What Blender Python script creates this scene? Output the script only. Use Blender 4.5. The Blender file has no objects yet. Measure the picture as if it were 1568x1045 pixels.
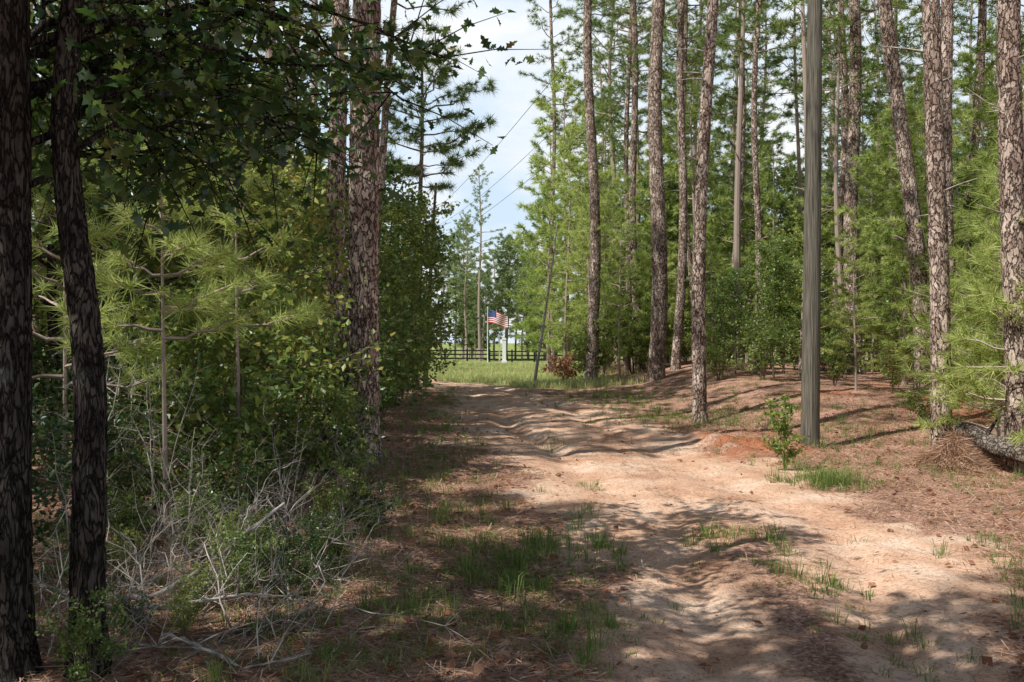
import bpy, math, random
import numpy as np
from mathutils import Vector
rng=np.random.default_rng(7); random.seed(7)
S=bpy.context.scene
def link(o): S.collection.objects.link(o); return o
# ------------------------------------------------------------ helpers
def sstep(a,b,x):
    t=np.clip((x-a)/(b-a),0,1); return t*t*(3-2*t)
def vn(x,y,s,seed=0):
    x=np.asarray(x,float)*s+.37*np.asarray(y,float)*s; y=np.asarray(y,float)*s-.37*(x-.0)
    xi=np.floor(x); yi=np.floor(y); fx=x-xi; fy=y-yi
    fx=fx*fx*(3-2*fx); fy=fy*fy*(3-2*fy)
    def h(a,b):
        v=np.sin(a*127.1+b*311.7+seed*74.7)*43758.5453
        return v-np.floor(v)
    return (h(xi,yi)*(1-fx)+h(xi+1,yi)*fx)*(1-fy)+(h(xi,yi+1)*(1-fx)+h(xi+1,yi+1)*fx)*fy
RY=[-40,4.7,8.8,13.7,19,26,31,36,41,50]
RX=[1.2,1.55,2.05,1.5,0.9,-.1,-.9,-2.4,-5.5,-14]
RW=[1.2,1.15,1.6,1.9,1.95,1.7,1.6,1.7,2.2,3]
def road(x,y):
    cx=np.interp(y,RY,RX); hw=np.interp(y,RY,RW)
    d=np.abs(x-cx)/hw
    return 1-sstep(.7,1.35,d+0.6*(vn(x,y,.9,3)-.5)+.35*(vn(x,y,3,5)-.5)), (x-cx)/hw
def hgt(x,y):
    x=np.asarray(x,float); y=np.asarray(y,float)
    r,s=road(x,y)
    near=1-sstep(50,90,y)
    h=(vn(x,y,.25,1)-.5)*.22*near*sstep(3,9,y)+(vn(x,y,1.1,2)-.5)*.03*near+(vn(x,y,3.5,4)-.5)*.03*(1-.4*r)*near
    h=h+.52*sstep(3.2,6.5,x)*sstep(14,23,y)*(1-sstep(45,70,y))
    h=h+.16*sstep(1.8,3.4,x)*sstep(24,34,y)*(1-sstep(45,70,y))
    xb=x+.5*(vn(x,y,1.3,8)-.5)+.3*(vn(x,y,4.5,9)-.5)
    bank=sstep(2.95,3.3,xb)*(1-sstep(3.6,5.2,x))*sstep(14.2,15.0,y+1.0*(vn(x,y,1.1,19)-.5)+.4*(vn(x,y,4,29)-.5))*(1-sstep(16.2,19,y))*(.6+.7*vn(x,y,2.2,39))
    h=h+.15*bank
    r2=1-sstep(.8,1.4,np.abs(s)); w_=.06*np.sin(y*.9)
    rk=.7+.5*vn(x,y,.5,61)
    h=h-.055*rk*np.exp(-((s-.42-w_)/.14)**2)*r2-.055*rk*np.exp(-((s+.42-w_)/.14)**2)*r2
    gx=.75-.16*(y-14)+.12*np.sin(y*1.3)
    g=np.exp(-(np.abs(x-gx)/.22)**3)*sstep(13.5,15.5,y)*(1-sstep(19,23,y))
    h=h-.06*g
    h=h+.10*sstep(-1.6,-3.5,x)*sstep(4,9,y)
    h=h+.10*np.exp(-((y-29)/5.)**2)*np.exp(-((x+0)/6)**2)
    h=h-.5*sstep(55,100,y)
    return h
def H1(x,y): return float(hgt(np.array([x]),np.array([y]))[0])

class Geo:
    def __init__(s): s.V=[];s.n=0;s.F=[];s.M=[]
    def add(s,V,F,m=0):
        V=np.asarray(V,float).reshape(-1,3);F=np.asarray(F,int)
        s.V.append(V); s.F.append(F+s.n); s.M.append(m); s.n+=len(V)
    def mesh(s,name,mats,smooth=False):
        me=bpy.data.meshes.new(name)
        V=np.concatenate(s.V).astype(np.float32)
        li=np.concatenate([f.ravel() for f in s.F]).astype(np.int32)
        tot=np.concatenate([np.full(len(f),f.shape[1]) for f in s.F])
        mi=np.concatenate([np.full(len(f),m) for f,m in zip(s.F,s.M)]).astype(np.int32)
        st=np.concatenate([[0],np.cumsum(tot)[:-1]]).astype(np.int32)
        me.vertices.add(len(V)); me.vertices.foreach_set("co",V.ravel())
        me.loops.add(len(li)); me.loops.foreach_set("vertex_index",li)
        me.polygons.add(len(st)); me.polygons.foreach_set("loop_start",st)
        for m in mats: me.materials.append(m)
        me.update(calc_edges=True); me.validate()
        if len(me.polygons)==len(mi):
            me.polygons.foreach_set("material_index",mi)
        me.polygons.foreach_set("use_smooth",np.full(len(me.polygons),bool(smooth)))
        me.update()
        return me
def obj(name,me,loc=(0,0,0),rot=0,sc=1):
    o=bpy.data.objects.new(name,me); o.location=loc; o.rotation_euler=(0,0,rot)
    o.scale=(sc,sc,sc) if not hasattr(sc,'__len__') else sc
    return link(o)
def tube(g,P,R,n=6,m=0,rough=0,cap=False):
    P=np.asarray(P,float); R=np.asarray(R,float)
    if R.ndim==0: R=np.full(len(P),float(R))
    T=np.gradient(P,axis=0); T/=np.linalg.norm(T,axis=1)[:,None]+1e-9
    a=np.array([1,0,0.]) if abs(T[:,0]).mean()<.8 else np.array([0,1,0.])
    U=np.cross(T,a); U/=np.linalg.norm(U,axis=1)[:,None]+1e-9
    W=np.cross(T,U)
    th=np.linspace(0,2*np.pi,n,endpoint=False)
    rr=R[:,None]*np.ones((1,n))
    if rough: rr=rr*(1+rough*(rng.random(rr.shape)-.5))
    V=P[:,None,:]+rr[...,None]*(np.cos(th)[None,:,None]*U[:,None,:]+np.sin(th)[None,:,None]*W[:,None,:])
    k=len(P)
    i=np.arange(k-1)[:,None]*n; j=np.arange(n)[None,:]; j2=(j+1)%n
    F=np.stack([i+j,i+j2,i+n+j2,i+n+j],-1).reshape(-1,4)
    g.add(V.reshape(-1,3),F,m)
    if cap:
        g.add(np.vstack([V[-1],P[-1:]+T[-1:]*R[-1]*.1]),np.stack([np.arange(n),(np.arange(n)+1)%n,np.full(n,n)],-1),m)
def unit(v): return v/(np.linalg.norm(v,axis=-1,keepdims=True)+1e-9)
def needles(g,C,D,m,L,w,mat,spread=1.0,back=.12):
    n=len(C); C=np.repeat(C,m,0); D=np.repeat(D,m,0)
    r=unit(rng.normal(size=(n*m,3)))
    d=unit(D*.75+r*spread)
    b=C-D*rng.random((n*m,1))*back
    l=L*(.65+.5*rng.random((n*m,1)))
    s=unit(np.cross(d,rng.normal(size=(n*m,3))))*w/2
    tip=b+d*l; tip[:,2]-=.12*l[:,0]
    V=np.stack([b-s,b+s,tip],1).reshape(-1,3)
    g.add(V,np.arange(n*m*3).reshape(-1,3),mat)
def frames(n,flat=.6):
    nrm=unit(rng.normal(size=(n,3))*np.array([1,1,1])+np.array([0,0,1.])*flat*1.6)
    a=unit(np.cross(nrm,rng.normal(size=(n,3)))); b=np.cross(nrm,a)
    return nrm,a,b
def leaves(g,C,size,mat,flat=.6,shape='r'):
    n=len(C); nrm,a,b=frames(n,flat)
    s=size*(.6+.7*rng.random((n,1)))
    if shape=='r':
        V=np.stack([C,C+a*s*.45+b*s*.32+nrm*s*.06,C+a*s-nrm*s*.08,C+a*s*.45-b*s*.32+nrm*s*.06],1)
        g.add(V.reshape(-1,3),np.arange(n*4).reshape(-1,4),mat)
    else:
        half=[(0,.02),(.18,.13),(.3,.10),(.42,.30),(.54,.16),(.68,.34),(.78,.14),(1,.0)]
        pts=half+[(x,-y) for x,y in half[-2::-1]]
        V=np.stack([C+a*s*x+b*s*y+nrm*s*(abs(y)*.25-.15*x*x) for x,y in pts],1)
        k=len(pts); h=len(half)
        V=V.reshape(-1,3)
        base=(np.arange(n)*k)[:,None,None]
        quads=[(i,i+1,k-2-i,k-1-i) for i in range(h-2)]
        F=(np.array(quads)[None]+base).reshape(-1,4)
        T=(np.array([[h-2,h-1,h]])[None]+base).reshape(-1,3)
        n0=g.n; g.add(V,F,mat); g.F.append(T+n0); g.M.append(mat)
# ------------------------------------------------------------ materials
def newmat(name):
    m=bpy.data.materials.new(name); m.use_nodes=True; nt=m.node_tree; nt.nodes.clear()
    return m,nt,nt.nodes,nt.links
def N(nt,t,**k):
    n=nt.nodes.new(t)
    for a,b in k.items(): setattr(n,a,b)
    return n
def ramp(nt,src,stops):
    r=nt.nodes.new('ShaderNodeValToRGB'); e=r.color_ramp.elements
    while len(e)<len(stops): e.new(.5)
    for i,(p,c) in enumerate(stops): e[i].position=p; e[i].color=(*c,1)
    nt.links.new(src,r.inputs[0]); return r
def leafmat(name,stops,transl=.4,gloss=0.):
    m,nt,n,l=newmat(name)
    geo=N(nt,'ShaderNodeNewGeometry'); oi=N(nt,'ShaderNodeObjectInfo')
    a=N(nt,'ShaderNodeMath',operation='MULTIPLY'); l.new(geo.outputs['Random Per Island'],a.inputs[0]); a.inputs[1].default_value=.65
    c=N(nt,'ShaderNodeMath',operation='MULTIPLY_ADD'); l.new(oi.outputs['Random'],c.inputs[0]); c.inputs[1].default_value=.35; l.new(a.outputs[0],c.inputs[2])
    r=ramp(nt,c.outputs[0],stops)
    d=N(nt,'ShaderNodeBsdfDiffuse'); t=N(nt,'ShaderNodeBsdfTranslucent')
    l.new(r.outputs[0],d.inputs[0])
    hs=N(nt,'ShaderNodeHueSaturation'); hs.inputs['Hue'].default_value=.485; hs.inputs['Saturation'].default_value=1.0; hs.inputs['Value'].default_value=1.4
    l.new(r.outputs[0],hs.inputs['Color']); l.new(hs.outputs[0],t.inputs[0])
    m1=N(nt,'ShaderNodeMixShader'); m1.inputs[0].default_value=transl; l.new(d.outputs[0],m1.inputs[1]); l.new(t.outputs[0],m1.inputs[2]); out=m1
    if gloss:
        gl=N(nt,'ShaderNodeBsdfGlossy'); gl.inputs['Roughness'].default_value=.38
        out=N(nt,'ShaderNodeMixShader'); out.inputs[0].default_value=gloss; l.new(m1.outputs[0],out.inputs[1]); l.new(gl.outputs[0],out.inputs[2])
    o=N(nt,'ShaderNodeOutputMaterial'); l.new(out.outputs[0],o.inputs[0]); return m
def barkmat(name,plate1,plate2,fiss,scale=13,zs=.28,bump=.9,fw=.12,lichen=None):
    m,nt,n,l=newmat(name)
    tc=N(nt,'ShaderNodeTexCoord')
    mp=N(nt,'ShaderNodeMapping'); mp.inputs['Scale'].default_value=(1,1,zs); l.new(tc.outputs['Object'],mp.inputs['Vector'])
    nz=N(nt,'ShaderNodeTexNoise'); nz.inputs['Scale'].default_value=9; nz.inputs['Detail'].default_value=4; l.new(mp.outputs[0],nz.inputs['Vector'])
    mx=N(nt,'ShaderNodeVectorMath',operation='MULTIPLY_ADD'); l.new(nz.outputs['Color'],mx.inputs[0]); mx.inputs[1].default_value=(.24,.24,.24); l.new(mp.outputs[0],mx.inputs[2])
    v=N(nt,'ShaderNodeTexVoronoi',feature='DISTANCE_TO_EDGE'); v.inputs['Scale'].default_value=scale; l.new(mx.outputs[0],v.inputs['Vector'])
    v2=N(nt,'ShaderNodeTexVoronoi'); v2.inputs['Scale'].default_value=scale*1.0; l.new(mx.outputs[0],v2.inputs['Vector'])
    f=N(nt,'ShaderNodeTexNoise'); f.inputs['Scale'].default_value=55; f.inputs['Detail'].default_value=4; f.inputs['Roughness'].default_value=.7; l.new(mp.outputs[0],f.inputs['Vector'])
    big=N(nt,'ShaderNodeTexNoise'); big.inputs['Scale'].default_value=2.4; big.inputs['Detail'].default_value=3; l.new(tc.outputs['Object'],big.inputs['Vector'])
    sep=N(nt,'ShaderNodeSeparateColor'); l.new(v2.outputs['Color'],sep.inputs[0])
    ad2=N(nt,'ShaderNodeMath',operation='MULTIPLY_ADD'); l.new(f.outputs['Fac'],ad2.inputs[0]); ad2.inputs[1].default_value=1.3; ad2.inputs[2].default_value=-.4
    ad=N(nt,'ShaderNodeMath',operation='MULTIPLY_ADD'); l.new(sep.outputs[0],ad.inputs[0]); ad.inputs[1].default_value=.6; l.new(ad2.outputs[0],ad.inputs[2])
    r=ramp(nt,ad.outputs[0],[(.1,plate1),(.5,tuple((a+b)/2 for a,b in zip(plate1,plate2))),(.85,plate2)])
    hv=N(nt,'ShaderNodeMix',data_type='RGBA',blend_type='MULTIPLY'); hv.inputs[0].default_value=1
    rb=ramp(nt,big.outputs['Fac'],[(.32,(.6,.53,.49)),(.62,(1.1,1.08,1.05))]); l.new(r.outputs[0],hv.inputs[6]); l.new(rb.outputs[0],hv.inputs[7])
    fm=N(nt,'ShaderNodeMath',operation='MULTIPLY_ADD'); l.new(f.outputs['Fac'],fm.inputs[0]); fm.inputs[1].default_value=.22; l.new(v.outputs['Distance'],fm.inputs[2])
    fr=ramp(nt,fm.outputs[0],[(.10,(0,0,0)),(.12+fw,(1,1,1))])
    mc=N(nt,'ShaderNodeMix',data_type='RGBA'); l.new(fr.outputs[0],mc.inputs[0]); mc.inputs[6].default_value=(*fiss,1); l.new(hv.outputs[2],mc.inputs[7])
    col=mc.outputs[2]
    if lichen:
        lr=ramp(nt,big.outputs['Fac'],[(.60,(0,0,0)),(.68,(.8,.8,.8))])
        ml=N(nt,'ShaderNodeMix',data_type='RGBA'); l.new(lr.outputs[0],ml.inputs[0]); l.new(col,ml.inputs[6]); ml.inputs[7].default_value=(*lichen,1); col=ml.outputs[2]
    hh=N(nt,'ShaderNodeMath',operation='MULTIPLY_ADD'); l.new(f.outputs['Fac'],hh.inputs[0]); hh.inputs[1].default_value=.6; l.new(fr.outputs[0],hh.inputs[2])
    bp=N(nt,'ShaderNodeBump'); bp.inputs['Strength'].default_value=bump; bp.inputs['Distance'].default_value=.04; l.new(hh.outputs[0],bp.inputs['Height'])
    p=N(nt,'ShaderNodeBsdfDiffuse'); p.inputs['Roughness'].default_value=.3
    l.new(col,p.inputs['Color']); l.new(bp.outputs[0],p.inputs['Normal'])
    o=N(nt,'ShaderNodeOutputMaterial'); l.new(p.outputs[0],o.inputs[0]); return m
def simplemat(name,c1,c2,scale=8,rough=.85,stretch=(1,1,1),bump=.3,spec=.2):
    m,nt,n,l=newmat(name)
    tc=N(nt,'ShaderNodeTexCoord'); mp=N(nt,'ShaderNodeMapping'); mp.inputs['Scale'].default_value=stretch; l.new(tc.outputs['Object'],mp.inputs[0])
    nz=N(nt,'ShaderNodeTexNoise'); nz.inputs['Scale'].default_value=scale; nz.inputs['Detail'].default_value=4; l.new(mp.outputs[0],nz.inputs['Vector'])
    r=ramp(nt,nz.outputs['Fac'],[(.35,c1),(.65,c2)])
    p=N(nt,'ShaderNodeBsdfPrincipled'); p.inputs['Roughness'].default_value=rough; p.inputs['Specular IOR Level'].default_value=spec
    l.new(r.outputs[0],p.inputs['Base Color'])
    if bump:
        b=N(nt,'ShaderNodeBump'); b.inputs['Strength'].default_value=bump; b.inputs['Distance'].default_value=.01; l.new(nz.outputs['Fac'],b.inputs['Height']); l.new(b.outputs[0],p.inputs['Normal'])
    o=N(nt,'ShaderNodeOutputMaterial'); l.new(p.outputs[0],o.inputs[0]); return m
def flatmat(name,c):
    m,nt,n,l=newmat(name); oi=N(nt,'ShaderNodeNewGeometry')
    r=ramp(nt,oi.outputs['Random Per Island'],[(0,tuple(q*.6 for q in c)),(1,tuple(q*1.4 for q in c))])
    d=N(nt,'ShaderNodeBsdfDiffuse'); l.new(r.outputs[0],d.inputs[0]); o=N(nt,'ShaderNodeOutputMaterial'); l.new(d.outputs[0],o.inputs[0]); return m
M_bark=barkmat('pine_bark',(.25,.165,.13),(.78,.66,.57),(.055,.030,.022),scale=15,zs=.42,fw=.12,bump=1)
M_barkd=barkmat('oak_bark',(.045,.038,.034),(.15,.13,.115),(.018,.015,.013),scale=34,zs=.25,fw=.16,lichen=(.2,.21,.18))
M_log=barkmat('log_bark',(.12,.10,.085),(.42,.36,.31),(.03,.024,.02),scale=16,zs=.9,fw=.16)
M_twig=flatmat('twig_bark',(.16,.125,.095)); M_far=flatmat('far_bark',(.34,.27,.225))
M_grey=simplemat('dead_wood',(.24,.205,.17),(.60,.54,.48),14,bump=.2,stretch=(1,1,.4))
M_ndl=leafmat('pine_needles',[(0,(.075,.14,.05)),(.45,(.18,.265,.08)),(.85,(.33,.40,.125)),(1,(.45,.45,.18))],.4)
M_ndf=leafmat('hazed_needles',[(0,(.16,.23,.10)),(.5,(.28,.37,.16)),(1,(.43,.48,.25))],.4)  # far needles paled: atmospheric haze is put into the leaf colour
M_ndy=leafmat('young_pine_needles',[(0,(.17,.26,.07)),(.5,(.37,.47,.13)),(1,(.66,.69,.30))],.42)
M_leaf=leafmat('broad_leaves',[(0,(.045,.10,.025)),(.4,(.14,.225,.052)),(.8,(.29,.35,.08)),(1,(.52,.42,.11))],.45,.04)
M_leafo=leafmat('oak_leaves',[(0,(.016,.045,.013)),(.5,(.045,.10,.02)),(.85,(.12,.19,.04)),(.97,(.28,.11,.035))],.4,.06)
M_grass=leafmat('grass_blades',[(0,(.08,.14,.035)),(.5,(.18,.26,.07)),(.9,(.36,.39,.15)),(1,(.6,.5,.3))],.3)
M_fgrass=leafmat('field_grass_blades',[(0,(.22,.30,.09)),(.5,(.36,.43,.16)),(1,(.62,.57,.3))],.3)
M_straw=leafmat('pine_straw',[(0,(.15,.08,.052)),(.5,(.43,.26,.165)),(1,(.82,.62,.47))],.1)
M_dead=leafmat('dead_leaves',[(0,(.14,.05,.03)),(.5,(.36,.16,.09)),(1,(.55,.34,.22))],.2)

# ------------------------------------------------------------ ground
def axis(segs):
    return np.concatenate([np.arange(a,b,st) for a,b,st in segs])
xs=np.concatenate([[-700,-400,-220,-120,-70,-45],axis([(-30,-9,.9),(-9,-4,.2),(-4,7.5,.065),(7.5,16,.22),(16,36,.9)]),[45,70,120,220,400,700]])
ys=np.concatenate([[-300,-120,-60,-30,-15,-6,-1],axis([(1,3,.3),(3,20,.065),(20,34,.16),(34,60,.6),(60,120,3)]),[130,160,220,320,500,900]])
X,Y=np.meshgrid(xs,ys); Z=hgt(X,Y)
rd,s_=road(X,Y); rd=rd*(1-sstep(42,52,Y))
fine=(vn(X,Y,6,11)-.5)*.026+(vn(X,Y,11,12)-.5)*.026
Z=Z+fine*(1-sstep(22,34,Y))
field=sstep(30.5,33.5,Y+2.2*(vn(X,Y,.35,21)-.5))*(1-sstep(2.0,3.4,X-.02*Y+1.2*(vn(X,Y,.5,22)-.5)))*(1-rd)
field=np.maximum(field,sstep(60,64,Y))
clay=sstep(2.8,3.2,X+.7*(vn(X,Y,1.3,8)-.5)+.4*(vn(X,Y,4,41)-.5))*(1-sstep(3.8,5.0,X))*sstep(13.6,14.7,Y+1.2*(vn(X,Y,1.1,19)-.5))*(1-sstep(16.3,18.5,Y))*sstep(.3,.55,vn(X,Y,1.6,8)*.6+vn(X,Y,5,48)*.5)
clay=np.maximum(clay,.6*sstep(5.5,7,X)*(1-sstep(10,12,X))*sstep(16,18,Y)*(1-sstep(24,27,Y))*sstep(.62,.8,vn(X,Y,.8,18)))
strip=np.exp(-((s_+.02)/.2)**2)*sstep(.3,.65,vn(X,Y,.8,31))*(1-.6*sstep(9,14,Y))
rd=rd*(1-.8*strip)
gz=Geo(); nx,ny=len(xs),len(ys)
i=np.arange(ny-1)[:,None]*nx; j=np.arange(nx-1)[None,:]
gz.add(np.stack([X,Y,Z],-1).reshape(-1,3),np.stack([i+j,i+j+1,i+nx+j+1,i+nx+j],-1).reshape(-1,4))
mg,nt,n,l=newmat('forest_floor')
tc=N(nt,'ShaderNodeTexCoord'); at=N(nt,'ShaderNodeAttribute',attribute_name='mask'); sp=N(nt,'ShaderNodeSeparateColor'); l.new(at.outputs['Color'],sp.inputs[0])
def nz(scale,det=6,ro=.6):
    t=N(nt,'ShaderNodeTexNoise'); t.inputs['Scale'].default_value=scale; t.inputs['Detail'].default_value=det; t.inputs['Roughness'].default_value=ro
    l.new(tc.outputs['Object'],t.inputs['Vector']); return t.outputs['Fac']
def mix(f,a,b,bt='MIX'):
    q=N(nt,'ShaderNodeMix',data_type='RGBA',blend_type=bt)
    for k,v in ((0,f),(6,a),(7,b)):
        if hasattr(v,'is_linked'): l.new(v,q.inputs[k])
        else: q.inputs[k].default_value=v if k==0 else (*v,1)
    return q.outputs[2]
dirt=ramp(nt,nz(.9,7,.65),[(.3,(.56,.30,.185)),(.5,(.82,.54,.375)),(.68,(.93,.74,.58))]).outputs[0]
spn=nz(32,4,.75)
spk=ramp(nt,spn,[(.36,(.48,.38,.31)),(.48,(1,1,1))]).outputs[0]
dirt=mix(.85,dirt,spk,'MULTIPLY')
lit=ramp(nt,spn,[(.3,(.12,.065,.045)),(.5,(.46,.285,.205)),(.66,(.85,.64,.51))]).outputs[0]
lit2=ramp(nt,nz(1.7,4,.6),[(.35,(.6,.54,.49)),(.6,(1.1,1,.97))]).outputs[0]
lit=mix(1.0,lit,lit2,'MULTIPLY')
grs=ramp(nt,nz(.6,6,.7),[(.3,(.18,.23,.07)),(.55,(.30,.35,.12)),(.72,(.5,.46,.23))]).outputs[0]
ma=N(nt,'ShaderNodeMath',operation='MULTIPLY_ADD'); l.new(nz(5,5,.7),ma.inputs[0]); ma.inputs[1].default_value=1.8; ma.inputs[2].default_value=-.9
mb=N(nt,'ShaderNodeMath',operation='ADD'); l.new(ma.outputs[0],mb.inputs[0]); l.new(sp.outputs[0],mb.inputs[1])
rm=ramp(nt,mb.outputs[0],[(.3,(0,0,0)),(.7,(1,1,1))]).outputs[0]
c=mix(rm,lit,dirt)
c=mix(sp.outputs[2],c,ramp(nt,spn,[(.3,(.25,.07,.03)),(.7,(.66,.29,.16))]).outputs[0])
c=mix(sp.outputs[1],c,grs)
bh=N(nt,'ShaderNodeMath',operation='ADD'); l.new(nz(14,6,.7),bh.inputs[0]); l.new(spn,bh.inputs[1])
bp=N(nt,'ShaderNodeBump'); bp.inputs['Strength'].default_value=.85; bp.inputs['Distance'].default_value=.035; l.new(bh.outputs[0],bp.inputs['Height'])
p=N(nt,'ShaderNodeBsdfDiffuse'); p.inputs['Roughness'].default_value=.2
l.new(c,p.inputs['Color']); l.new(bp.outputs[0],p.inputs['Normal']); o=N(nt,'ShaderNodeOutputMaterial'); l.new(p.outputs[0],o.inputs[0])
me=gz.mesh('ground',[mg],True)
ca=me.color_attributes.new('mask','FLOAT_COLOR','POINT')
ca.data.foreach_set('color',np.stack([rd,field,clay,np.ones_like(rd)],-1).astype(np.float32).ravel())
obj('ground',me)

# ------------------------------------------------------------ pines
def crown(g,zlo,zhi,nbr,Lmax,trunkf,nt_=7,nd=30,L=.2,w=.011,m=1,prof='round',bm=0,spread=1.):
    C=[];D=[]
    for k in range(nbr):
        u=((k+rng.random())/nbr)
        z=zlo+(zhi-zlo)*u
        if prof=='cone': ln=Lmax*(1.02-u)**.8
        else: ln=Lmax*(.35+.65*math.sin(math.pi*min(1,u*.8+.22)))*(.4+.75*rng.random())
        ln=max(ln,.3)
        az=k*2.4+rng.random()*1.2
        el=math.radians(-5+50*u*u+18*rng.random())
        base=trunkf(z); dh=np.array([math.cos(az),math.sin(az),0])
        t=np.linspace(0,1,6)[:,None]
        P=base+dh*ln*t*math.cos(el)+np.array([0,0,1.])*(ln*t*math.sin(el)+.10*ln*t*t)
        P[1:]+=rng.normal(size=(5,3))*.03*ln
        tube(g,P,np.linspace(.010+.010*ln,.004,6),4,bm)
        q=int(nt_*max(.5,ln/Lmax)*1.1)+2
        for a in range(q):
            tt=.3+.7*(a+rng.random())/q; idx=min(4,int(tt*5)); f=tt*5-idx
            b=P[idx]*(1-f)+P[min(5,idx+1)]*f
            sd=unit(dh*.7+np.array([-dh[1],dh[0],0])*random.choice([-1,1])*(.9)+np.array([0,0,.35*rng.random()+.1])+rng.normal(size=3)*.15)
            tl=(.18+.45*rng.random())*min(1,ln/1.4+.3)*(1.2-.6*tt)
            e=b+sd*tl
            tube(g,np.array([b,e]),[.006,.003],3,bm)
            C.append(e);D.append(unit(sd+[0,0,.35]))
            if tl>.3: C.append(b+sd*tl*.55);D.append(unit(sd+rng.normal(size=3)*.5))
        C.append(P[5]);D.append(unit(dh+[0,0,.5]))
    needles(g,np.array(C),np.array(D),nd,L,w,m,spread)
def trunk(g,H,r0,bend=.1,lean=(0,0),n=14,rings=40,rt=.25,m=0,flare=.25,rough=.05):
    z=np.linspace(-.35,H,rings); ph=rng.random(2)*6.28
    f=lambda zz: np.array([lean[0]*zz+bend*math.sin(zz*.45+ph[0])-bend*math.sin(ph[0]), lean[1]*zz+bend*.6*(math.sin(zz*.38+ph[1])-math.sin(ph[1])), zz])
    P=np.array([f(max(q,0)) if q>0 else [0,0,q] for q in z])
    R=r0*(1-(1-rt)*np.clip(z/H,0,1)**1.1)*(1+flare*np.exp(-np.clip(z,0,99)/.22))
    R*=1+.03*(rng.random(rings)-.5)
    tube(g,P,R,n,m,rough,cap=True)
    return f
def stubs(g,f,z0,z1,k,r=.15):
    for _ in range(k):
        z=z0+(z1-z0)*rng.random(); a=rng.random()*6.28; b=f(z); ln=.15+.6*rng.random()
        d=np.array([math.cos(a),math.sin(a),.1+.3*rng.random()])
        tube(g,[b,b+d*ln*.5,b+d*ln+rng.normal(size=3)*.05],[.014,.009,.004],4,2)
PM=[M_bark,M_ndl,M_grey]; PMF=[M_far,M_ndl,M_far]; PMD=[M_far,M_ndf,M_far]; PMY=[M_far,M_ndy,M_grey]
tall=[]
for k in range(3):
    g=Geo(); H=17+4*rng.random(); f=trunk(g,H,.17,.16,((rng.random()-.5)*.03,0),n=9,rings=30)
    crown(g,H*(.40+.1*rng.random()),H,44,3.0,f,nt_=9,nd=24,L=.26,w=.024); stubs(g,f,3,H*.5,10)
    tall.append(g.mesh('tall_pine',PMF))
mid=[]
for k in range(3):
    g=Geo(); H=9+3*rng.random(); f=trunk(g,H,.085,.15,((rng.random()-.5)*.05,0),n=8,rings=24,rt=.15)
    crown(g,H*(.18+.12*rng.random()),H,50,2.1,f,nt_=8,nd=26,L=.24,w=.022)
    mid.append(g.mesh('mid_pine',PMF))
midy=[]
for k in range(3):
    g=Geo(); H=7+4*rng.random(); f=trunk(g,H,.07,.12,((rng.random()-.5)*.05,0),n=8,rings=24,rt=.15)
    crown(g,H*.12,H,44,1.8,f,nt_=8,nd=24,L=.27,w=.028,spread=.75)
    midy.append(g.mesh('young_pine',PMY))
slim=[]
for k in range(2):
    g=Geo(); H=13+2*k; f=trunk(g,H,.10,.15,(.02,0),n=8,rings=24,rt=.3)
    crown(g,H*.62,H,20,1.6,f,nt_=6,nd=22,L=.25,w=.022); stubs(g,f,3,H*.6,14)
    slim.append(g.mesh('slim_pine',PMF))
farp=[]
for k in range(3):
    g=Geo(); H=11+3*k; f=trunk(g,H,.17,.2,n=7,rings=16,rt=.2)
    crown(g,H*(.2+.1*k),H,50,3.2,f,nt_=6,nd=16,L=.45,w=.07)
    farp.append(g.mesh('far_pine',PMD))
sap=[]
for k in range(2):
    g=Geo(); H=3.0; f=trunk(g,H,.03,.04,n=6,rings=12,rt=.2,flare=0)
    crown(g,.4,H,28,1.0,f,nt_=6,nd=30,L=.17,w=.010,prof='cone',spread=.7)
    sap.append(g.mesh('pine_sapling',PMY))
heroes=[(-1.88,12.6,.41,21,.010,11,3.0,.03),(-2.95,16.8,.33,20,.0,9,2.6,.06),(-3.95,25,.23,17,.11,10,2.2,.1),
(2.86,36,.43,22,-.008,13,2.6,.12),(4.62,32,.54,23,.018,13,3,.14),(5.55,33.8,.33,20,.02,11,2.4,.12),(3.70,19.6,.28,17,.026,9.5,2.1,.09),
(5.0,38.5,.33,20,-.02,10,2.5,.12),(4.75,41,.26,19,.01,9,2.4,.1),(10.4,30,.44,21,-.02,11,2.6,.14),(9.1,22,.38,20,-.075,10,2.6,.14),
(6.0,13.9,.28,17,-.01,9,2.4,.05),(9.0,20.2,.30,18,-.02,9,2.4,.1),(6.45,12.6,.32,18,-.012,9,2.5,.05),(2.1,50,.27,21,.0,12,2,.1),
(7.4,30,.22,18,.02,9,2,.18),(8.1,37,.3,20,.03,9,2.3,.1),(12.2,27,.3,19,.04,9,2.3,.14),(6.7,36,.2,17,-.03,9,2,.15),(11.7,36,.34,20,.01,9,2.3,.14),(14,33,.34,20,-.03,9,2.3,.14)]
for (x,y,d,H,lx,cz,cl,bd) in heroes:
    g=Geo(); near=y<20
    f=trunk(g,H,d/2,bd,(lx,0),n=40 if near else 16,rings=300 if near else 90,rt=.45,rough=.10 if near else .09,flare=.2)
    crown(g,cz,H,34,cl,f,nt_=7,nd=24,L=.25,w=.02); stubs(g,f,2.5,cz,12)
    obj('pine_tree',g.mesh('pine_tree',PM,True),(x,y,H1(x,y)),0)
g=Geo(); f=trunk(g,10.2,.11,.12,(.0,0),n=10,rings=40,rt=.3); crown(g,6.2,10.2,34,2.5,f,nt_=9,nd=40,L=.28,w=.02); stubs(g,f,2,6,8)
obj('pine_tree',g.mesh('pine_tree',PM,True),(-2.9,30,0))
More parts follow.
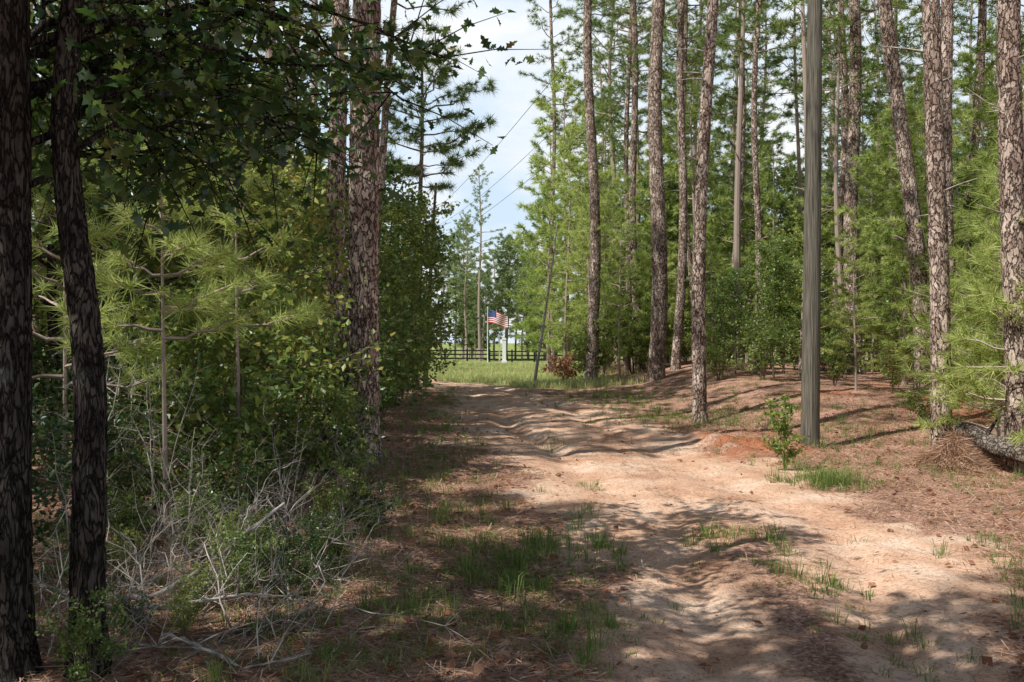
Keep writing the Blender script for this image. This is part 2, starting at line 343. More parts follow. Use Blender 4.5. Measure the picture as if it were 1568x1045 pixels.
g=Geo(); f=trunk(g,6.6,.08,.03,(.05,0),n=9,rings=20,rt=.5); stubs(g,f,2,6,6)
obj('dead_snag',g.mesh('dead_snag',PM,True),(-2.75,31.5,0))
def put(name,meshes,x,y,sc=1.,zo=0):
    sxy=sc*(.9+.25*rng.random())
    return obj(name,random.choice(meshes),(x,y,H1(x,y)-.03+zo),rng.random()*6.28,(sxy,sxy,sc))
def scatter(name,meshes,n,yr,test,smin,smax,mind=1.3,xr=(-60,60)):
    pts=[];tries=0
    while len(pts)<n and tries<n*60:
        tries+=1
        y=yr[0]+(yr[1]-yr[0])*rng.random(); x=xr[0]+(xr[1]-xr[0])*rng.random()
        if not test(x,y): continue
        if any((x-a)**2+(y-b)**2<mind*mind for a,b in pts): continue
        pts.append((x,y)); put(name,meshes,x,y,smin+(smax-smin)*rng.random())
scatter('pine_tree',tall,24,(42,72),lambda x,y:.08*y<x<.6*y,.85,1.15,2.4)
scatter('pine_tree',mid,20,(38,60),lambda x,y:.085*y<x<.58*y,.8,1.15,2.0)
scatter('pine_tree',midy,20,(35,44),lambda x,y:.095*y<x<.56*y,.5,1.2,1.7)
scatter('pine_tree',farp,30,(58,80),lambda x,y:.08*y<x<.6*y,.8,1.1,3)
scatter('pine_tree',midy,12,(22,36),lambda x,y:x>9 and x>.38*y-1 and x<.62*y,.5,.95,1.8)
scatter('pine_tree',slim,12,(24,40),lambda x,y:x>6 and x>.2*y and x<.56*y,.8,1.2,1.8)
scatter('pine_tree',tall,4,(16,36),lambda x,y:x>.6*y+1 and x<.75*y+3,.8,1.0,2)
for (x,y,s) in [(2.2,41,.95),(3.1,43,1.1),(3.6,39,.85),(2.6,47,1.3),(1.9,52,1.2),(4.2,45,1.1),(5.9,40,.9),(7.3,42,1),(5.2,36,.6),(8.6,33,.7),(2.95,38.5,.6),(1.75,45,1.0),(7.9,26,.5),(9.9,25,.6),(6.2,31,.5),(7.6,22,.35),(9.2,19,.4)]:
    put('pine_tree',midy,x,y,s)
scatter('pine_tree',tall,9,(18,32),lambda x,y:-.6*y<x<-.14*y-1.,.85,1.1,2.6)
scatter('pine_tree',tall,8,(32,75),lambda x,y:-.6*y<x<-.14*y-9.,.85,1.1,2.6)
scatter('pine_tree',mid,20,(16,60),lambda x,y:-.6*y<x<-.125*y-1.4-.04*y,.7,1.0,2.1)
scatter('pine_tree',farp,80,(108,170),lambda x,y:abs(x)<.62*y,.65,1.0,3.6,(-90,90))
scatter('pine_tree',farp,24,(72,104),lambda x,y:(-.62*y<x<-.11*y-4 or .06*y<x<.6*y),.7,1.1,3,(-50,60))
for (x,y,s) in [(-3.1,104,.82),(-3.9,106,.62),(-4.9,106,.62),(-1.9,107,.68),(-.6,108,.78),(1.1,105,.66),(2.4,106,.8),(3.6,108,1.),(-6.2,108,.8),(-7.6,106,.9),(-5.5,112,.9),(0.4,113,.8),(-2.6,111,.7),(1.8,110,.8),(-4.4,109,.7)]:
    put('pine_tree',[random.choice(farp)],x,y,s)
for (x,y,s) in [(-3.2,100,.92),(-4.7,102,.72)]: put('pine_tree',[tall[1]],x,y,s)
# ------------------------------------------------------------ broadleaf
def leafy(g,H,spread,ns,nb,ntw,nl,ls,mleaf=1,shape='r',low=.15,tr=.02,jit=.1,single=False):
    C=[]
    for s in range(ns):
        az=rng.random()*6.28; rr=spread*(.15+.5*rng.random())*(0.25 if single else 1)
        hh=H*(.65+.35*rng.random()) if not single else H
        t=np.linspace(0,1,7)[:,None]
        P=np.array([math.cos(az)*rr,math.sin(az)*rr,0])*t**1.3+np.array([0,0,hh])*t
        P[1:]+=rng.normal(size=(6,3))*.035*H*.4
        P[0,2]=-.1
        tube(g,P,np.linspace(tr,tr*.25,7),6,0)
        for b in range(nb):
            tt=low+(1-low)*(b+rng.random())/nb; k=min(5,int(tt*6)); f=tt*6-k
            B=P[k]*(1-f)+P[k+1]*f
            a2=b*2.4+rng.random(); d=unit(np.array([math.cos(a2),math.sin(a2),.25+.5*rng.random()]))
            L=spread*(.25+.6*rng.random())*(1.15-tt*.7)
            E=B+d*L; Mid=B+d*L*.5+rng.normal(size=3)*.05*L
            tube(g,np.array([B,Mid,E]),[tr*.35,tr*.25,tr*.12],3,0)
            for w in range(ntw):
                t2=.25+.75*rng.random(); Q=(B*(1-t2)+E*t2)
                d2=unit(d*.6+rng.normal(size=3)*.6); l2=L*(.2+.35*rng.random()); Q2=Q+d2*l2
                tube(g,np.array([Q,Q2]),[tr*.14,tr*.06],3,0)
                if nl: u=rng.random((nl,1)); C.append(Q+(Q2-Q)*u+rng.normal(size=(nl,3))*jit*.5)
    if C: leaves(g,np.concatenate(C),ls,mleaf,.5,shape)
LM=[M_twig,M_leaf]; LMO=[M_barkd,M_leafo]
shr=[]
for k in range(4):
    g=Geo(); leafy(g,1.5+.6*rng.random(),1.25,5,8,5,10,.08,tr=.014); shr.append(g.mesh('shrub',LM))
tre=[]
for k in range(3):
    g=Geo(); leafy(g,4.6+rng.random(),2.4,1,34,8,18,.12,tr=.045,single=True,low=.12,jit=.2); tre.append(g.mesh('sweetgum',LM))
oak=[]
for k in range(2):
    g=Geo(); leafy(g,6.,2.9,1,34,8,15,.115,tr=.07,single=True,low=.3,jit=.18); oak.append(g.mesh('oak',LMO))
oakc=[]
for k in range(2):
    g=Geo(); leafy(g,6.,3.2,1,32,5,13,.12,tr=.07,single=True,low=.4,jit=.11); oakc.append(g.mesh('oak_open',LMO))
shd=[]
for k in range(2):
    g=Geo(); leafy(g,1.6,1.2,5,8,5,11,.07,tr=.012); shd.append(g.mesh('shrub_shaded',[M_twig,M_leafo]))  # shrub copy in darker leaves: understory shade put into the colour
dsh=[]
for k in range(2):
    g=Geo(); leafy(g,1.7,.8,4,9,5,0,.06,tr=.008,low=.1); dsh.append(g.mesh('dead_shrub',[M_grey]))
for (x,y,s,d) in [(-2.75,10.2,.8,1),(-3.5,10.9,1.2,0),(-2.4,11.9,.75,0),(-3.9,9.2,.9,1),(-4.5,10.5,1.2,1),(-2.2,14.5,1,0),(-2.3,17,1.2,0),(-2.6,20,1.3,0),(-2.7,23,1.3,0),(-2.9,26,1.3,0),(-3.2,29,1.2,0),(-5.2,9.5,1.0,1),(-3.6,12.8,1.5,0),(-3.1,7.9,.7,1),(-4.2,7.2,.9,1),(-2.5,8.9,.85,0),(-2.05,9.6,.7,0),(-3.3,6.6,.7,1),(-2.3,7.6,.5,1),(-1.9,10.6,.55,1),(-2.9,9.3,1.2,0),(-2.2,13,.7,1)]:
    put('shrub',shd if d else shr,x,y,s)
for (x,y,s) in [(-3.5,12.0,.72),(-4.6,11.3,.85),(-3.4,18.5,.9),(-3.3,22.5,.95),(-3.4,27,1.1),(-5.8,14,1.1),(-4.2,15.5,1.1),(-7.5,14,1.2),(-6.2,18,1.2),(-3.7,31,1.0),(-5,22,1.2),(-2.75,25,.85),(-2.6,10.6,.6),(-2.7,28.5,.95)]:
    put('sweetgum_tree',tre,x,y,s)
for (x,y,s) in [(-5.9,8.8,.95),(-7.6,10,1.1),(-4.6,10,.95)]:
    put('oak_tree',oak,x,y,s)
for (x,y,s) in [(-2.3,7.0,.6),(-1.9,8.4,.6),(-2.9,6.6,.8),(-1.75,6.4,.45),(-1.6,9.6,.6),(-3.3,8.3,1.0),(-1.7,11.6,.6),(-2.0,5.9,.45),(-2.7,7.6,.9)]:
    put('dead_shrub',dsh,x,y,s)
# canopy trees left of and behind the viewpoint (they throw the foreground shade)
for (x,y,s) in [(-5.2,1.4,1.45),(-3.7,.6,1.4),(-2.3,1.2,1.2),(-6.2,-1.4,1.7),(-3.8,-2.8,1.6),(-1.2,-1.6,1.25),(-8.0,2.6,1.35),(.6,-1.2,1.0)]:
    put('oak_tree',oakc,x,y,s)
for (x,y,s) in [(-9,-4,1),(-13,-6,1),(-14,-1,1),(-14,4,1),(-18,8,1.1),(-14,10,.9),(-17,14,1),(-8.5,17,.9)]:
    put('pine_tree',tall,x,y,s)
for (x,y,s) in [(-6.5,10.5,1),(-8.3,8.6,1.1),(-7.2,12.8,.95),(-9.5,11.5,1.1),(-8.6,14.3,1),(-6.3,15.6,.9),(-10.5,16.5,1.1),(-5.5,12.6,.9),(-7.3,17.5,1),(-9.2,19,1.1),(-6.4,19,.9)]:
    put('pine_tree',slim,x,y,s)
for (x,y,H,z0,L,k) in [(-2.60,7.5,2.75,1.5,.6,15),(-2.35,8.6,3.0,1.6,.6,14),(-3.6,8.0,3.0,1.0,.8,18)]:
    g=Geo(); f=trunk(g,H,.022,.04,n=6,rings=12,rt=.2,flare=0); crown(g,z0,H,k,L,f,nt_=4,nd=38,L=.20,w=.008,prof='cone',spread=.75)
    obj('pine_sapling',g.mesh('pine_sapling',PMY),(x,y,H1(x,y)))
for k in range(36):
    x=2.8+19*rng.random(); y=34+6*rng.random()
    if x>9: y-=5*rng.random()
    put('shrub',shr,x,y,.7+.8*rng.random())
for k in range(22):
    y=35.5+10*rng.random(); x=.095*y+rng.random()*20
    put('sweetgum_tree',tre,x,y,.7+.8*rng.random())
for (x,y,s) in [(11.5,24,1.0),(10.2,18.5,.8),(13,22,1.1),(12.4,30,1.1),(8.6,28.5,.6),(11.0,19.5,.9),(6.6,29.5,.55),(9.4,32,.9),(14.5,28,1.3),(5.9,28,.5),(6.9,26.2,.6),(7.9,29,.7)]:
    put('sweetgum_tree',tre,x,y,s)
for (x,y,s) in [(6.4,25.5,.8),(7.6,23.5,.8),(5.6,27,.7),(8.2,21.5,.6),(10.5,21,.9),(9.7,23.4,.8),(7.2,17.5,.4),(8.8,17.5,.7)]:
    put('shrub',shr,x,y,s)
for k in range(34):
    put('sweetgum_tree',tre,-26+44*rng.random(),103+14*rng.random(),.75+.5*rng.random())
for (x,y,s) in [(7.0,12.8,1.35),(7.8,14.2,1.7),(6.9,11.4,1.05),(8.9,13.5,2),(7.9,16.2,1.4),(9.6,18,1.9),(10.8,21,2.1),(6.75,13.7,1.0)]:
    put('pine_sapling',sap,x,y,s)
# ------------------------------------------------------------ near oaks, left frame edge
def limb(g,A,B,r0,r1,tw,nl,sz):
    A=np.array(A,float);B=np.array(B,float); L=np.linalg.norm(B-A)
    t=np.linspace(0,1,8)[:,None]; P=A+(B-A)*t+np.array([0,0,.12*L])*(np.sin(t*3.14)); P[1:-1]+=rng.normal(size=(6,3))*.03*L
    tube(g,P,np.linspace(r0,r1,8),7,0); C=[]
    for k in range(tw):
        k0=min(6,int(1+6*rng.random())); Q=P[k0]+(P[k0+1]-P[k0])*rng.random()
        d=unit((B-A)/L*.5+rng.normal(size=3)*[.7,.7,.5]); l2=.3+.55*rng.random(); Q2=Q+d*l2+np.array([0,0,-.08])
        tube(g,np.array([Q,(Q+Q2)/2+[0,0,.03],Q2]),[.006,.004,.002],4,0)
        u=.2+.8*rng.random((nl,1)); C.append(Q+(Q2-Q)*u+rng.normal(size=(nl,3))*.05)
    leaves(g,np.concatenate(C),sz,1,.7,'o')
g=Geo(); f=trunk(g,7.5,.125,.03,(.0,.0),n=40,rings=150,rt=.5,rough=.06,flare=.5)
for (a,b) in [((0,0,2.5),(1.0,.9,3.0)),((0,0,2.7),(.7,2.4,3.2)),((0,0,2.9),(1.5,1.9,3.4)),((0,0,3.2),(2.0,1.0,4.2)),((0,0,3.5),(-1.4,1.2,4.2)),((0,0,3.6),(1.2,-1.5,4.6)),((0,0,4.0),(1.6,3.0,4.4)),((0,0,4.4),(.8,2,5.3)),((0,0,2.6),(-.4,1.8,2.9)),((0,0,2.3),(.4,1.6,2.6)),((0,0,2.9),(1.1,3.2,3.6)),((0,0,3),(1.9,2.6,3.7)),((0,0,2.8),(1.1,2.4,3.1)),((0,0,3),(.5,3,3.4))]:
    limb(g,a,b,.022,.006,26,12,.10)
obj('oak_tree',g.mesh('oak_tree',LMO,True),(-2.42,4.72,-.02))
g=Geo()
P=np.array([[.0,0,-.2],[.03,0,.1],[.02,0,.35],[.03,0,.9],[.04,0,1.3],[0,.02,1.75],[-.07,.03,2.2],[-.12,.05,2.7],[-.1,.1,3.3],[0,.2,4.2],[.15,.3,5.2]])
tt=np.linspace(0,10,120); PP=np.stack([np.interp(tt,np.arange(11),P[:,k]) for k in range(3)],1)
ker=np.ones(9)/9; PP=np.stack([np.convolve(np.pad(PP[:,k],4,'edge'),ker,'valid') for k in range(3)],1)
tube(g,PP,np.interp(PP[:,2],[-.2,0,.3,2,5],[.13,.11,.082,.068,.03]),28,0,.12)
for (a,b) in [((-.1,0,2.5),(.9,1.2,2.75)),((-.1,.05,2.8),(1.3,2.2,3.3)),((-.1,.1,3.2),(.9,.5,3.9)),((-.1,.1,3.3),(.2,2.8,3.7)),((0,.2,3.8),(1.6,1.5,4.4))]:
    limb(g,a,b,.016,.005,22,12,.09)
obj('oak_tree',g.mesh('oak_tree',[M_barkd,M_leafo,M_grey],True),(-2.06,4.78,-.02))
# ------------------------------------------------------------ utility pole + cables + guy guards
M_pole=simplemat('weathered_pole',(.07,.064,.05),(.20,.185,.15),7,stretch=(9,9,.3),bump=1.,rough=.95,spec=.05)
M_metal=simplemat('galvanised',(.3,.3,.3),(.4,.4,.4),10,rough=.5,bump=0)
M_cable=simplemat('cable',(.08,.08,.08),(.14,.14,.14),10,bump=0)
M_yel=simplemat('yellow_plastic',(.55,.38,.04),(.65,.45,.06),10,rough=.5,bump=0)
px,py=4.55,15.2; pz=H1(px,py)
g=Geo(); z=np.linspace(-.4,10,80); P=np.stack([.011*z,0*z,z],1); tube(g,P,np.interp(z,[0,10],[.142,.095]),28,0,.03,cap=True)
tube(g,[[-.75,-.13,9.3],[0.1,-.13,9.3],[.95,-.13,9.3]],[.05,.05,.05],4,0,cap=True)
for xx in (-.65,.1,.85):
    tube(g,[[xx,-.13,9.33],[xx,-.13,9.42],[xx,-.13,9.45],[xx,-.13,9.52]],[.03,.05,.035,.045],10,1,cap=True)
obj('utility_pole',g.mesh('utility_pole',[M_pole,M_metal],True),(px,py,pz))
g=Geo(); z=np.linspace(-.4,11,10); tube(g,np.stack([0*z,0*z,z],1),np.interp(z,[0,11],[.15,.1]),12,0,cap=True); tube(g,[[-.9,0,10.4],[.9,0,10.4]],[.05,.05],4,0,cap=True)
obj('utility_pole',g.mesh('far_pole',[M_pole],True),(-9.2,84,-.3))
g=Geo()
for dx,za,zb in ((-.6,9.75,10.3),(.9,9.75,10.3),(.1,7.9,9.0)):
    t=np.linspace(0,1,30)[:,None]; A=np.array([px+dx,py-.1,za]);B=np.array([-9.2+dx,84,zb]); P=A+(B-A)*t; P[:,2]-=(1.1*np.sin(t*np.pi))[:,0]
    tube(g,P,.009,5,0)
obj('power_lines',g.mesh('power_lines',[M_cable],True))
for (A,B) in (((7.9,18.5,2.5),(8.9,19.5,-.0)),((8.6,18.2,1.5),(8.9,18.4,0.2))):
    g=Geo(); A=np.array(A);B=np.array(B); A0=A+(A-B)*2.2; tube(g,[A0,A],.006,5,1); tube(g,[A,(A+B)/2,B],.022,8,0,cap=True)
    obj('guy_wire',g.mesh('guy_wire',[M_yel,M_metal],True))
# ------------------------------------------------------------ fence, flag, post
M_blk=simplemat('black_fence_paint',(.015,.015,.017),(.03,.03,.03),6,bump=.1)
def box(g,c,s,m=0):
    c=np.array(c);s=np.array(s)/2
    V=np.array([[a,b,d] for a in(-1,1) for b in(-1,1) for d in(-1,1)])*s+c
    g.add(V,[[0,1,3,2],[4,6,7,5],[0,4,5,1],[2,3,7,6],[0,2,6,4],[1,5,7,3]],m)
g=Geo(); fx=np.arange(-22,14,2.2); fy=98.
for x in fx:
    z=H1(x,fy); box(g,(x,fy,z+.58),(.16,.16,1.26)); box(g,(x,fy,z+1.23),(.2,.2,.04))
for x in fx[:-1]:
    z=H1(x+1.1,fy)
    for h in(.3,.68,1.06): box(g,(x+1.1,fy-.1,z+h),(2.19,.04,.13))
obj('board_fence',g.mesh('board_fence',[M_blk]))
M_wht=simplemat('white_paint',(.72,.72,.7),(.8,.8,.78),6,bump=0,rough=.5)
M_red=simplemat('flag_red',(.5,.03,.05),(.55,.04,.06),6,bump=0); M_blu=simplemat('flag_blue',(.03,.05,.2),(.04,.06,.24),6,bump=0)
g=Geo(); z=np.linspace(0,5.3,12); tube(g,np.stack([0*z,0*z,z],1),np.interp(z,[0,5.3],[.05,.03]),10,0,cap=True)
th=np.linspace(0,np.pi,7); tube(g,np.stack([0*th,0*th,5.36-.07*np.cos(th)],1),.07*np.sin(th)+.002,10,0)
W,Hh=1.9,1.15; nu=26
def fp(a,b): return [.04+W*a*.96, .14*math.sin(a*8+b*1.5)*a**.5, 5.1-Hh*b-.42*a*a-.1*a+.05*math.sin(a*7)]
for s in range(13):
    for u in range(nu):
        a0,a1,b0,b1=u/nu,(u+1)/nu,s/13,(s+1)/13
        m=2 if (s<7 and u<nu*.4) else (1 if s%2==0 else 0)
        g.add([fp(a0,b0),fp(a1,b0),fp(a1,b1),fp(a0,b1)],[[0,3,2,1]],m)
for r_ in range(5):
    for c_ in range(6):
        a,b=.03+.062*c_,.05+.1*r_; q=.011
        P=[[*fp(a+dx,b+dy*1.5)] for dx,dy in((-q,0),(0,q),(q,0),(0,-q))]
        g.add(np.array(P)-[0,.012,0],[[0,1,2,3]],0)
obj('american_flag',g.mesh('american_flag',[M_wht,M_red,M_blu]),(-2.25,92,H1(-2.25,92)-.25))
g=Geo(); box(g,(0,0,1.1),(.36,.36,2.2)); box(g,(0,0,2.24),(.46,.46,.08)); box(g,(0,0,2.33),(.3,.3,.1)); box(g,(0,0,.12),(.5,.5,.24)); box(g,(-.45,.1,1.0),(.14,.14,2.9),1)
obj('gate_post',g.mesh('gate_post',[M_wht,M_grey]),(-.75,95,H1(-.75,95)))
g=Geo(); f=trunk(g,5.5,.055,.06,(.13,0),n=9,rings=30,rt=.4)
for k in range(5):
    b=f(3+.5*k); d=unit(rng.normal(size=3)+[0,0,.6]); tube(g,[b,b+d*.4,b+d*.9],[.015,.01,.004],4,0)
obj('leaning_sapling',g.mesh('leaning_sapling',[M_grey],True),(.75,34,H1(.75,34)))
# ------------------------------------------------------------ grasses
def grass(name,P,nb,h,w,mat=M_grass,lean=.5,ro_=.09):
    g=Geo(); n=len(P); P=np.repeat(P,nb,0); m=n*nb; hh=np.repeat(h,nb)*(.4+.8*rng.random(m)) if hasattr(h,'__len__') else h*(.4+.8*rng.random(m))
    az=rng.random(m)*6.28; ro=rng.random(m)**.7*ro_
    B=P+np.stack([np.cos(az)*ro,np.sin(az)*ro,0*az],1)
    d=np.stack([np.cos(az),np.sin(az),0*az],1)*(lean*hh*(.1+rng.random(m)))[:,None]; sd=unit(np.stack([-np.sin(az+rng.normal(size=m)*.6),np.cos(az),0*az],1))*w/2
    up=np.array([0,0,1.])*hh[:,None]
    M1=B+d*.3+up*.6; T=B+d*1.4+up*(1-.35*lean)
    V=np.stack([B-sd,B+sd,M1+sd*.8,M1-sd*.8,T],1).reshape(-1,3)
    k=np.arange(m)[:,None]*5
    g.add(V,np.concatenate([k+[0,1,2,3]],1)); g.F.append(k+[3,2,4]); g.M.append(0)
    return obj(name,g.mesh(name,[mat]))
def onground(x,y): return np.stack([x,y,hgt(x,y)-.01],1)
def clus(cx,cy,r,n,ry=None):
    return cx+rng.normal(size=n)*r, cy+rng.normal(size=n)*(ry or r)
xx=[];yy=[]
for (cx,cy,rx,ry,n) in [(-.1,6.6,.4,.6,140),(.15,7.5,.45,.5,150),(-.7,5.4,.4,.4,70),(-.6,9,.5,.8,90),(.2,5.5,.25,.3,60),(1.9,8.1,.2,.22,50),(3.55,11.3,.3,.35,100),(2.0,6.9,.15,.5,30),(2.0,5.4,.15,.4,24),(-1.1,11.5,.4,.6,80),(-.9,13.6,.3,1.2,80),(4.0,7.2,.4,.7,100),(3.3,5.8,.25,.4,30),(-1.6,8,.5,1.5,80),(-1.3,5,.4,.5,50),(-2,6.2,.5,.6,40),(.6,16,.12,.5,14),(.9,11.2,.1,.2,12),(2.6,23,.9,2,150),(3.4,20.5,.8,1,130),(4.6,19,.8,1.2,110),(5.5,16,1,1,90),(-1.4,19,.3,3,100),(-1.9,25,.4,3,100),(7.,17,1.5,1.5,110),(2.6,28,.9,2,160),(5,25,1.5,3,110),(5.4,11.5,.6,1.2,80),(4.2,13.2,.5,.7,60)]:
    a,b=clus(cx,cy,rx,n,ry); xx.append(a);yy.append(b)
xx=np.concatenate(xx);yy=np.concatenate(yy)
hv=(.04+.20*rng.random(len(xx))**2.3+.05*sstep(10,20,yy))
grass('grass_tufts',onground(xx,yy),17,hv,.005,lean=1.,ro_=.06)
a,b=clus(3.55,11.2,.2,30); grass('tall_grass',onground(a,b),18,.28,.006,lean=.9)
a=-4+11*rng.random(4500); b=3.5+22*rng.random(4500); k=(rng.random(4500)>road(a,b)[0]*1.2)&(vn(a,b,1.1,77)>.58); grass('sparse_grass',onground(a[k],b[k]),9,.09,.0045,lean=.9,ro_=.05)
a=-12+19*rng.random(10000); b=31.5+34*rng.random(10000)**1.3; k=(a<2.4+.03*b+.8*rng.normal(size=10000))&(rng.random(10000)>road(a,b)[0]*1.3); grass('field_grass',onground(a[k],b[k]),7,.28,.016,M_fgrass,ro_=.12)
g=Geo(); leafy(g,.95,.35,6,7,3,6,.06,tr=.006,jit=.04); obj('weed_plant',g.mesh('weed_plant',[M_leaf,M_leaf]),(3.45,12.6,H1(3.45,12.6)))
for k in range(34):
    x=-3+1.9*rng.random(); y=4.4+5*rng.random(); put('weed_plant',[shd[0],shr[0]],x,y,.12+.2*rng.random())
# ------------------------------------------------------------ litter
def litter(name,n,L,w,mat,xr,yr,roadp,lift=.012,leafsh=False):
    x=xr[0]+(xr[1]-xr[0])*rng.random(n); y=yr[0]+(yr[1]-yr[0])*rng.random(n)**1.5
    k=rng.random(n)>road(x,y)[0]*(1-roadp); x=x[k];y=y[k];n=len(x)
    a=rng.random(n)*6.28; l=L*(.5+rng.random(n)); z=hgt(x,y)+lift+.015*rng.random(n)
    d=np.stack([np.cos(a),np.sin(a),.25*rng.normal(size=n)],1); s=np.stack([-np.sin(a),np.cos(a),.3*rng.normal(size=n)],1)*w/2
    C=np.stack([x,y,z],1); A=C-d*l[:,None]/2;B=C+d*l[:,None]/2
    g=Geo()
    if leafsh: g.add(np.stack([A,C-s*(l/L)[:,None]+[0,0,.01],B,C+s*(l/L)[:,None]],1).reshape(-1,3),np.arange(n*4).reshape(-1,4))
    else: g.add(np.stack([A-s,A+s,B],1).reshape(-1,3),np.arange(n*3).reshape(-1,3))
    obj(name,g.mesh(name,[mat]))
litter('pine_straw',120000,.16,.005,M_straw,(-5,8),(3.5,20),.14)
litter('fallen_leaves',11000,.055,.04,M_dead,(-5,8),(3.5,22),.06,leafsh=True)
g=Geo()
for k in range(90):
    x=-3.5+10*rng.random(); y=5+16*rng.random(); r=.010+.02*rng.random()**2; z=float(H1(x,y))
    t=np.linspace(0,np.pi,6); a=rng.random()*6.28
    P=np.stack([np.cos(a)*-np.cos(t)*r*1.3,np.sin(a)*-np.cos(t)*r*1.3,0*t],1)+[x,y,z+r*.3]
    tube(g,P,r*np.sin(t)*.9+.001,7,0,.45)
obj('pine_cones',g.mesh('pine_cones',[simplemat('cone',(.12,.06,.04),(.3,.17,.1),30)],False))
# ------------------------------------------------------------ dead brush & branches
g=Geo()
for k in range(210):
    x=-2.5+1.5*rng.random()**1.3; y=4.9+3.0*rng.random(); z=H1(x,y)
    a=rng.random()*6.28; L=.4+.8*rng.random(); el=.2+1.1*rng.random()
    t=np.linspace(0,1,7)[:,None]; d=np.array([math.cos(a)*math.cos(el),math.sin(a)*math.cos(el),math.sin(el)])
    P=np.array([x,y,z])+d*L*t-np.array([0,0,.4*L])*t*t+np.cumsum(rng.normal(size=(7,3))*.028,0)
    P[:,2]=np.maximum(P[:,2],z+.01); r=.0025+.005*rng.random()**3
    tube(g,P,np.linspace(r,r*.35,7),4,0)
    for q in range(5):
        i0=1+int(5*rng.random()); d2=unit(d+rng.normal(size=3)*.8); l2=.1+.25*rng.random()
        tube(g,[P[i0],P[i0]+d2*l2*.5+rng.normal(size=3)*.02,P[i0]+d2*l2],[r*.5,r*.4,r*.2],3,0)
obj('dead_brush',g.mesh('dead_brush',[M_grey],True))
def branch(pts,r):
    g=Geo(); P=np.array([[x,y,H1(x,y)+z] for x,y,z in pts]); t=np.linspace(0,len(P)-1,22)
    Q=np.stack([np.interp(t,np.arange(len(P)),P[:,k]) for k in range(3)],1)+rng.normal(size=(22,3))*.006
    tube(g,Q,np.linspace(r,r*.35,22),8,0,.1,cap=True)
    for k in range(5):
        i0=int(4+16*rng.random()); d=unit(rng.normal(size=3)+[0,0,.5]); tube(g,[Q[i0],Q[i0]+d*.12,Q[i0]+d*.25+rng.normal(size=3)*.03],[r*.35,r*.25,r*.1],4,0)
    obj('fallen_branch',g.mesh('fallen_branch',[M_grey],True))
branch([(-2.5,5.9,.05),(-2.1,5.8,.08),(-1.8,6.0,.25),(-1.45,6.3,.55)],.022)
branch([(-1.75,5.0,.12),(-1.5,4.95,.05),(-1.3,4.8,.02),(-1.0,4.95,.03)],.012)
branch([(-2.3,5.5,.1),(-1.9,5.45,.12),(-1.5,5.6,.15),(-1.2,5.9,.05)],.014)
branch([(-1.9,6.2,.0),(-1.7,6.0,.3),(-1.55,5.9,.6)],.012)
g=Geo(); P=np.array([[5.95,13.2,.46],[6.15,12.6,.33],[6.35,11.9,.2],[6.5,11.1,.08]]); P[:,2]+=[H1(a,b) for a,b in P[:,:2]]
t=np.linspace(0,3,40); Q=np.stack([np.interp(t,range(4),P[:,k]) for k in range(3)],1); Q[:,2]+=.02*np.sin(t*5); tube(g,Q,np.linspace(.11,.15,40)*(1+.06*np.sin(t*7)),20,0,.16,cap=True); tube(g,Q[:2][::-1],[.11,.08],20,0,.2,cap=True)
for k in (8,18,27):
    d=unit(rng.normal(size=3)+[0,0,1.2]); tube(g,[Q[k],Q[k]+d*.2,Q[k]+d*.36],[.035,.025,.012],7,0,.1,cap=True)
obj('fallen_log',g.mesh('fallen_log',[M_log],True))
g=Geo(); n=6000; r=rng.random(n)**.6; a=rng.random(n)*6.28; lump=1+.35*np.sin(a*3+1)+.2*np.sin(a*7); x=5.75+.55*r*lump*np.cos(a); y=12.9+.45*r*lump*np.sin(a); z=hgt(x,y)+.38*(1-r**1.2)*(1+.3*np.sin(a*2))
C=np.stack([x,y,z],1); needles(g,C,unit(np.stack([np.cos(a),np.sin(a),-.6+0*a],1)),1,.24,.008,0,.8,0)
obj('straw_mound',g.mesh('straw_mound',[M_straw]))
g=Geo(); leafy(g,1.1,1.3,6,6,4,7,.11,tr=.012); obj('brown_brush',g.mesh('brown_brush',[M_twig,M_dead]),(1.9,37,H1(1.9,37)))
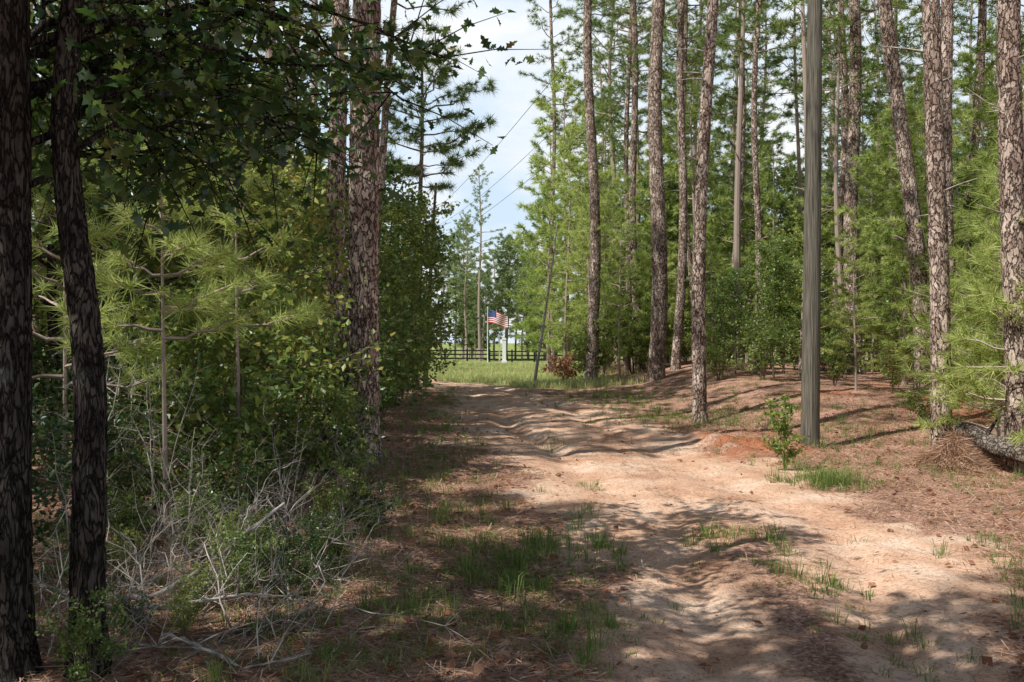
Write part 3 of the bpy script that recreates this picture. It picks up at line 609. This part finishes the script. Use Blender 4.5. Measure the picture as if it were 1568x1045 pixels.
# ------------------------------------------------------------ light, sky, camera
el=math.radians(50); az=math.atan2(-.80,-.60)
sd=Vector((math.cos(el)*math.sin(az),math.cos(el)*math.cos(az),math.sin(el)))
sun=bpy.data.lights.new('sun','SUN'); sun.energy=5; sun.angle=math.radians(.5); sun.color=(1,.97,.91)
so=link(bpy.data.objects.new('sun',sun)); so.rotation_euler=sd.to_track_quat('Z','Y').to_euler()
w=bpy.data.worlds.new("World"); S.world=w; w.use_nodes=True; nt=w.node_tree; nt.nodes.clear(); l=nt.links
sky=N(nt,'ShaderNodeTexSky',sky_type='NISHITA'); sky.sun_disc=False; sky.sun_elevation=el; sky.sun_rotation=az%(2*math.pi)
tc=N(nt,'ShaderNodeTexCoord'); mp=N(nt,'ShaderNodeMapping'); mp.inputs['Scale'].default_value=(2.2,2.2,5); l.new(tc.outputs['Generated'],mp.inputs[0])
cn=N(nt,'ShaderNodeTexNoise'); cn.inputs['Scale'].default_value=2.2; cn.inputs['Detail'].default_value=7; cn.inputs['Roughness'].default_value=.55; l.new(mp.outputs[0],cn.inputs['Vector'])
cr=ramp(nt,cn.outputs['Fac'],[(.45,(0,0,0)),(.66,(1,1,1))])
sx=N(nt,'ShaderNodeSeparateXYZ'); l.new(tc.outputs['Generated'],sx.inputs[0])
fz=ramp(nt,sx.outputs[2],[(.33,(1,1,1)),(.46,(0,0,0))])
hz=ramp(nt,sx.outputs[2],[(.0,(.95,.95,.95)),(.33,(.92,.92,.92)),(.45,(0,0,0))])
h1=N(nt,'ShaderNodeMix',data_type='RGBA'); l.new(hz.outputs[0],h1.inputs[0]); l.new(sky.outputs[0],h1.inputs[6]); h1.inputs[7].default_value=(9.2,11.4,13.6,1)
cm=N(nt,'ShaderNodeMath',operation='MULTIPLY'); l.new(cr.outputs[0],cm.inputs[0]); l.new(fz.outputs[0],cm.inputs[1])
mxx=N(nt,'ShaderNodeMix',data_type='RGBA'); l.new(cm.outputs[0],mxx.inputs[0]); l.new(h1.outputs[2],mxx.inputs[6]); mxx.inputs[7].default_value=(13.2,13.4,13.7,1)
bg=N(nt,'ShaderNodeBackground'); bg.inputs[1].default_value=.077; l.new(mxx.outputs[2],bg.inputs[0])
wo=N(nt,'ShaderNodeOutputWorld'); l.new(bg.outputs[0],wo.inputs[0])
cam=bpy.data.cameras.new('camera'); cam.lens=35; cam.sensor_width=36; cam.clip_end=3000; cam.clip_start=.05
co=link(bpy.data.objects.new('camera',cam)); co.location=(0,0,1.6); co.rotation_euler=(math.radians(90),0,0); S.camera=co
S.view_settings.view_transform='Standard'; S.view_settings.look='None'; S.view_settings.exposure=0
